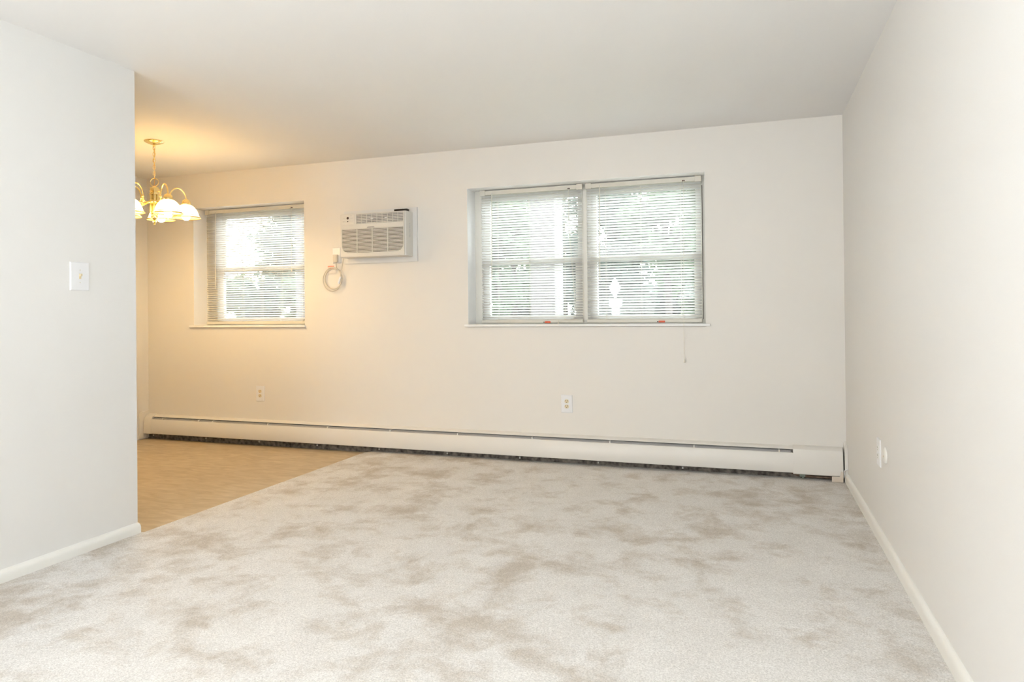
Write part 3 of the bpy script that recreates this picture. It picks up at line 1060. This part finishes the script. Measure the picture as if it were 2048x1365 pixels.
L('top_cap', [(0.0, 2.106), (0.008, 2.105), (0.010, 2.100), (0.028, 2.096), (0.030, 2.090), (0.030, 2.072), (0.033, 2.070), (0.033, 2.064), (0.029, 2.062), (0.029, 2.052), (0.036, 2.049), (0.036, 2.042), (0.0, 2.041)], M_BRASS)
# column: cage of six rods around a core
L('column', [(0.0, 2.043), (0.020, 2.043), (0.020, 1.915), (0.0, 1.915)], M_BRASS)
for k in range(6):
    a = math.radians(60 * k + 12)
    mk('column_rod', tube(NB(), [(CHX + 0.026 * math.cos(a), CHY + 0.026 * math.sin(a), z) for z in (2.043, 1.98, 1.915)], 0.0075, 10), M_BRASS, ch, smooth='auto')
    mk('rod_bead', lathe(NB(), [(0, 1.915), (0.007, 1.913), (0.0095, 1.905), (0.007, 1.897), (0.004, 1.893), (0.0085, 1.887), (0.0085, 1.879), (0.0, 1.872)], 12, (CHX + 0.022 * math.cos(a), CHY + 0.022 * math.sin(a), 0)), M_BRASS, ch, smooth=True)
L('hub', [(0.0, 1.999), (0.036, 1.998), (0.040, 1.992), (0.040, 1.984), (0.036, 1.978), (0.0, 1.977)], M_BRASS)
L('finial', [(0.0, 1.916), (0.030, 1.914), (0.031, 1.908), (0.012, 1.902), (0.010, 1.874), (0.016, 1.868), (0.013, 1.858), (0.006, 1.853), (0.012, 1.846), (0.013, 1.838), (0.008, 1.830), (0.004, 1.826), (0.007, 1.821), (0.0, 1.815)], M_BRASS)
RZ = 1.882
for k in range(5):
    a = math.radians(-20 + 72 * k)
    ca, sa = math.cos(a), math.sin(a)

    def P3(r, z):
        return (CHX + r * ca, CHY + r * sa, z)
    arm_pts = smooth_path([P3(0.034, 1.988), P3(0.062, 1.979), P3(0.088, 1.983), P3(0.098, 2.005), P3(0.102, 2.040), P3(0.116, 2.078), P3(0.145, 2.103), P3(0.178, 2.098), P3(0.203, 2.070), P3(0.214, 2.035), P3(0.215, 2.015)], 6)
    arm = mk('arm', tube(NB(), arm_pts, 0.0052, 8), M_BRASS, ch, smooth=True)
    sc = []
    for q in range(22):
        t = q / 21
        ang = math.radians(-70 + 430 * t)
        rr = 0.022 * (1 - 0.75 * t)
        sc.append(P3(0.100 + rr * math.cos(ang) + 0.012 * (1 - t), 1.972 + rr * math.sin(ang)))
    mk('scroll', tube(NB(), [P3(0.060, 1.976)] + sc, 0.0032, 6), M_BRASS, arm, smooth=True)
    mk('arm_collar', lathe(NB(), [(0, 0.009), (0.0075, 0.008), (0.0085, 0.0), (0.0075, -0.008), (0, -0.009)], 12, P3(0.100, 2.018)), M_BRASS, arm, smooth=True)
    c = P3(0.215, 0)
    mk('socket_cup', lathe(NB(), [(0.0, 2.026), (0.010, 2.025), (0.022, 2.019), (0.030, 2.007), (0.032, 1.992), (0.032, 1.982), (0.029, 1.978), (0.0, 1.978)], 20, c), M_BRASS, ch, smooth='auto')
    mk('socket', lathe(NB(), [(0.0, 1.979), (0.016, 1.979), (0.016, 1.944), (0.0, 1.944)], 14, c), M_TRIM, ch, smooth='auto')
    prof = [(0.028, 1.982), (0.040, 1.978), (0.056, 1.966), (0.070, 1.948), (0.080, 1.926), (0.087, 1.904), (0.090, 1.898), (0.101, 1.884)]
    inner = [(r - 0.003, z - 0.0015) for r, z in prof[::-1]]
    bm = NB()
    seg = 48
    rings = []
    for (r, z) in prof + inner:
        ring = []
        for q in range(seg):
            b = 2 * math.pi * q / seg
            rr = r * (1 + (0.012 if q % 2 else -0.012) * (1 if z > 1.90 else 0))
            ring.append(bm.verts.new((c[0] + rr * math.cos(b), c[1] + rr * math.sin(b), z)))
        rings.append(ring)
    for A, Bq in zip(rings, rings[1:] + rings[:1]):
        for q in range(seg):
            j = (q + 1) % seg
            bm.faces.new([A[q], A[j], Bq[j], Bq[q]])
    sh = mk('glass_shade', bm, M_SHADE, ch, smooth=True)
    mk('rim_band', lathe(NB(), [(0.0995, 1.8895), (0.1035, 1.8835), (0.1035, 1.8805), (0.1000, 1.8800), (0.0985, 1.884)], 40, c, closed=True), M_BRASS, sh, smooth=True)
    mk('rim_band', lathe(NB(), [(0.0880, 1.9035), (0.0905, 1.9010), (0.0905, 1.8985), (0.0880, 1.8990)], 40, c, closed=True), M_BRASS, sh, smooth=True)
    mk('bulb', lathe(NB(), [(0.0, 1.865), (0.012, 1.867), (0.022, 1.875), (0.0275, 1.889), (0.027, 1.905), (0.021, 1.920), (0.014, 1.935), (0.013, 1.945), (0.0, 1.945)], 10, c), M_BULB, ch, smooth=True)

# ------------------------------------------------------------------ outside
o = B('ground', M_LAWN, None, -60, 40, 0.30, 90, -0.6, -0.35)
structure(o, 'lawn outside the windows', 'ground')


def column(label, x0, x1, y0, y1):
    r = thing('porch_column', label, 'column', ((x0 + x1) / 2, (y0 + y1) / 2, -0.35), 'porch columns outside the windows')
    B('shaft', M_COL_SHADE, r, x0, x1, y0, y1, -0.35, 3.3, 0.01)
    B('base_block', M_COL_SHADE, r, x0 - 0.03, x1 + 0.03, y0 - 0.03, y1 + 0.03, -0.35, -0.12, 0.01)
    B('cap_block', M_COL_SHADE, r, x0 - 0.03, x1 + 0.03, y0 - 0.03, y1 + 0.03, 3.1, 3.3, 0.01)
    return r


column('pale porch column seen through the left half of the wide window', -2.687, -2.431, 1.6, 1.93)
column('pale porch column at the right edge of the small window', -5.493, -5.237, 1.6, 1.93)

# street sign, seen from behind and turned away
SX, SY = -4.29, 15.0
sg = thing('street_sign', 'pale diamond street sign with square plates below on a post', 'sign', (SX, SY, -0.35))
mk('post', tube(NB(), [(SX, SY + 0.03, -0.35), (SX, SY + 0.03, 2.05)], 0.03, 8), M_ALU, sg)
mk('diamond_plate', prism(NB(), [(SX, 1.515), (SX + 0.17, 1.822), (SX, 2.128), (SX - 0.17, 1.822)], SY - 0.03, SY, 'y'), M_SIGN, sg)
B('square_plate', M_SIGN, sg, SX - 0.165, SX + 0.20, SY - 0.03, SY, 1.25, 1.515, 0.005)
B('lower_plate', M_SIGN, sg, SX - 0.085, SX + 0.125, SY - 0.03, SY, 0.55, 1.24, 0.005)

# small white garage beyond the nook window
gx0, gx1, gy0, gy1 = -24.2, -19.6, 19.5, 24
gr = thing('garage', 'small white garage with grey roof seen low in the small window', 'building', ((gx0 + gx1) / 2, gy0, -0.35))
B('wall', M_SIDING, gr, gx0, gx1, gy0, gy1, -0.35, 1.9)
mk('roof', prism(NB(), [(gx0 - 0.3, 1.85), (gx1 + 0.3, 1.85), (gx1 + 0.3, 1.95), ((gx0 + gx1) / 2, 2.55), (gx0 - 0.3, 1.95)], gy0 - 0.3, gy1 + 0.3, 'y'), M_SIDING, gr)
gd = B('garage_door', M_GDOOR, gr, gx0 + 1.0, gx1 - 1.0, gy0 - 0.04, gy0, -0.35, 1.6)
for i in range(4):
    B('door_panel', M_GDOOR, gd, gx0 + 1.05, gx1 - 1.05, gy0 - 0.06, gy0 - 0.04, -0.30 + i * 0.475, 0.13 + i * 0.475, 0.01)


def leaves(name, material, parent, center, rad, n, size, rng):
    c = np.array(center)
    R_ = np.array(rad)
    # clumps make gaps
    nc = max(10, n // 140)
    clump = []
    while len(clump) < nc:
        p = rng.uniform(-1, 1, 3)
        if 0.15 < (p ** 2).sum() < 1:
            clump.append(p)
    clump = np.array(clump)
    idx = rng.integers(0, nc, n)
    P = clump[idx] * R_ + np.clip(rng.normal(0, 0.15, (n, 3)), -0.3, 0.3) * R_.mean()
    P = P + c
    a = rng.normal(size=(n, 3))
    a /= np.linalg.norm(a, axis=1)[:, None]
    b = np.cross(a, rng.normal(size=(n, 3)))
    b /= np.linalg.norm(b, axis=1)[:, None]
    s = 1.35 * size * rng.uniform(0.6, 1.3, n)[:, None]
    org = np.array(origin_of(parent))
    P = P - org
    v = np.stack([P - a * s, P - b * s * 0.45, P + a * s, P + b * s * 0.45], axis=1).reshape(-1, 3)
    f = np.arange(4 * n).reshape(-1, 4)
    me = bpy.data.meshes.new(name)
    me.from_pydata(v.tolist(), [], f.tolist())
    me.materials.append(material)
    o_ = bpy.data.objects.new(name, me)
    COL.objects.link(o_)
    o_.parent = parent
    o_['kind'] = 'stuff'
    return o_


RNG = np.random.default_rng(11)


def tree(name, label, x, y, zc, rx, ry, rz, n, size, li, trunk_r=0.09, group='trees and bushes outside the windows'):
    t = thing(name, label, 'tree' if name == 'tree' else 'bush', (x, y, -0.35), group)
    bm = NB()
    tube(bm, smooth_path([(x, y, -0.35), (x + 0.06, y, zc * 0.4), (x - 0.03, y + 0.05, zc), (x, y, zc + rz * 0.6)], 4), trunk_r, 8)
    for k in range(5):
        a = k * 1.26
        tube(bm, [(x, y, zc - rz * 0.3 + 0.1 * k), (x + rx * 0.7 * math.cos(a), y + ry * 0.7 * math.sin(a), zc + rz * 0.3 + 0.1 * k)], trunk_r * 0.35, 6)
    mk('trunk', bm, M_BARK, t, smooth=True)
    leaves('foliage', M_LEAF[li], t, (x, y, zc), (rx, ry, rz), int(n * (0.8 if name == 'tree' else 1.0)), size, RNG)
    return t


tree('tree', 'tall dark tree in the right of the small window', -17.7, 18.0, 3.9, 1.2, 1.2, 2.2, 5200, 0.10, 0)
tree('bush', 'green bush low in the right of the small window', -14.35, 14.0, 1.25, 0.62, 0.6, 1.0, 5200, 0.09, 1, 0.05)
tree('bush', 'bluish bush low in the middle of the small window', -15.9, 14.0, 1.35, 0.62, 0.6, 1.1, 5200, 0.09, 0, 0.05)
tree('bush', 'sparse bush low in the left of the small window', -17.35, 14.5, 1.75, 0.6, 0.6, 0.7, 3000, 0.09, 1, 0.05)
tree('tree', 'leafy tree in the left corner of the wide window', -7.2, 13.0, 2.9, 0.95, 0.9, 2.2, 5500, 0.09, 1)
tree('tree', 'slim tree right behind the pale porch column', -6.0, 15.6, 2.7, 0.6, 0.6, 2.3, 4200, 0.09, 0)
tree('tree', 'pale green tree in the middle of the right blind', -2.6, 13.0, 3.1, 1.0, 0.9, 1.8, 4500, 0.09, 1)
tree('tree', 'bluish tree above the street sign', -5.1, 18.5, 3.0, 1.2, 1.0, 2.4, 11000, 0.10, 0)
tree('tree', 'pale green tree at the right end of the wide window', -2.1, 18.5, 3.3, 1.2, 1.0, 2.2, 5200, 0.10, 1)
tree('tree', 'tall pale tree rising behind the left half of the wide window', -8.6, 18.5, 3.5, 1.2, 1.0, 2.3, 5200, 0.10, 1)
tree('bush', 'dark hedge bush low behind the street sign', -6.1, 23.0, 1.0, 1.15, 0.8, 1.2, 5000, 0.09, 2, 0.05)
tree('bush', 'dark hedge bush low in the right of the wide window', -3.0, 23.0, 1.0, 1.15, 0.8, 1.2, 5000, 0.09, 2, 0.05)
tree('bush', 'dark hedge bush low in the left of the wide window', -9.6, 23.0, 0.9, 1.25, 0.8, 1.2, 5000, 0.09, 2, 0.05)
tree('bush', 'far tall hedge closing the view at the right end of the wide window', -3.6, 28.0, 1.6, 1.5, 0.8, 1.6, 5000, 0.10, 2, 0.06)
tree('bush', 'far tall hedge closing the view behind the street sign', -7.5, 28.0, 1.6, 1.5, 0.8, 1.6, 5000, 0.10, 2, 0.06)
tree('bush', 'far tall hedge closing the view left of the porch column', -11.4, 28.0, 1.6, 1.5, 0.8, 1.6, 5000, 0.10, 2, 0.06)
tree('bush', 'rounded bush in the middle foot of the right blind', -4.45, 20.9, 0.95, 0.62, 0.4, 1.2, 4000, 0.09, 0, 0.05)
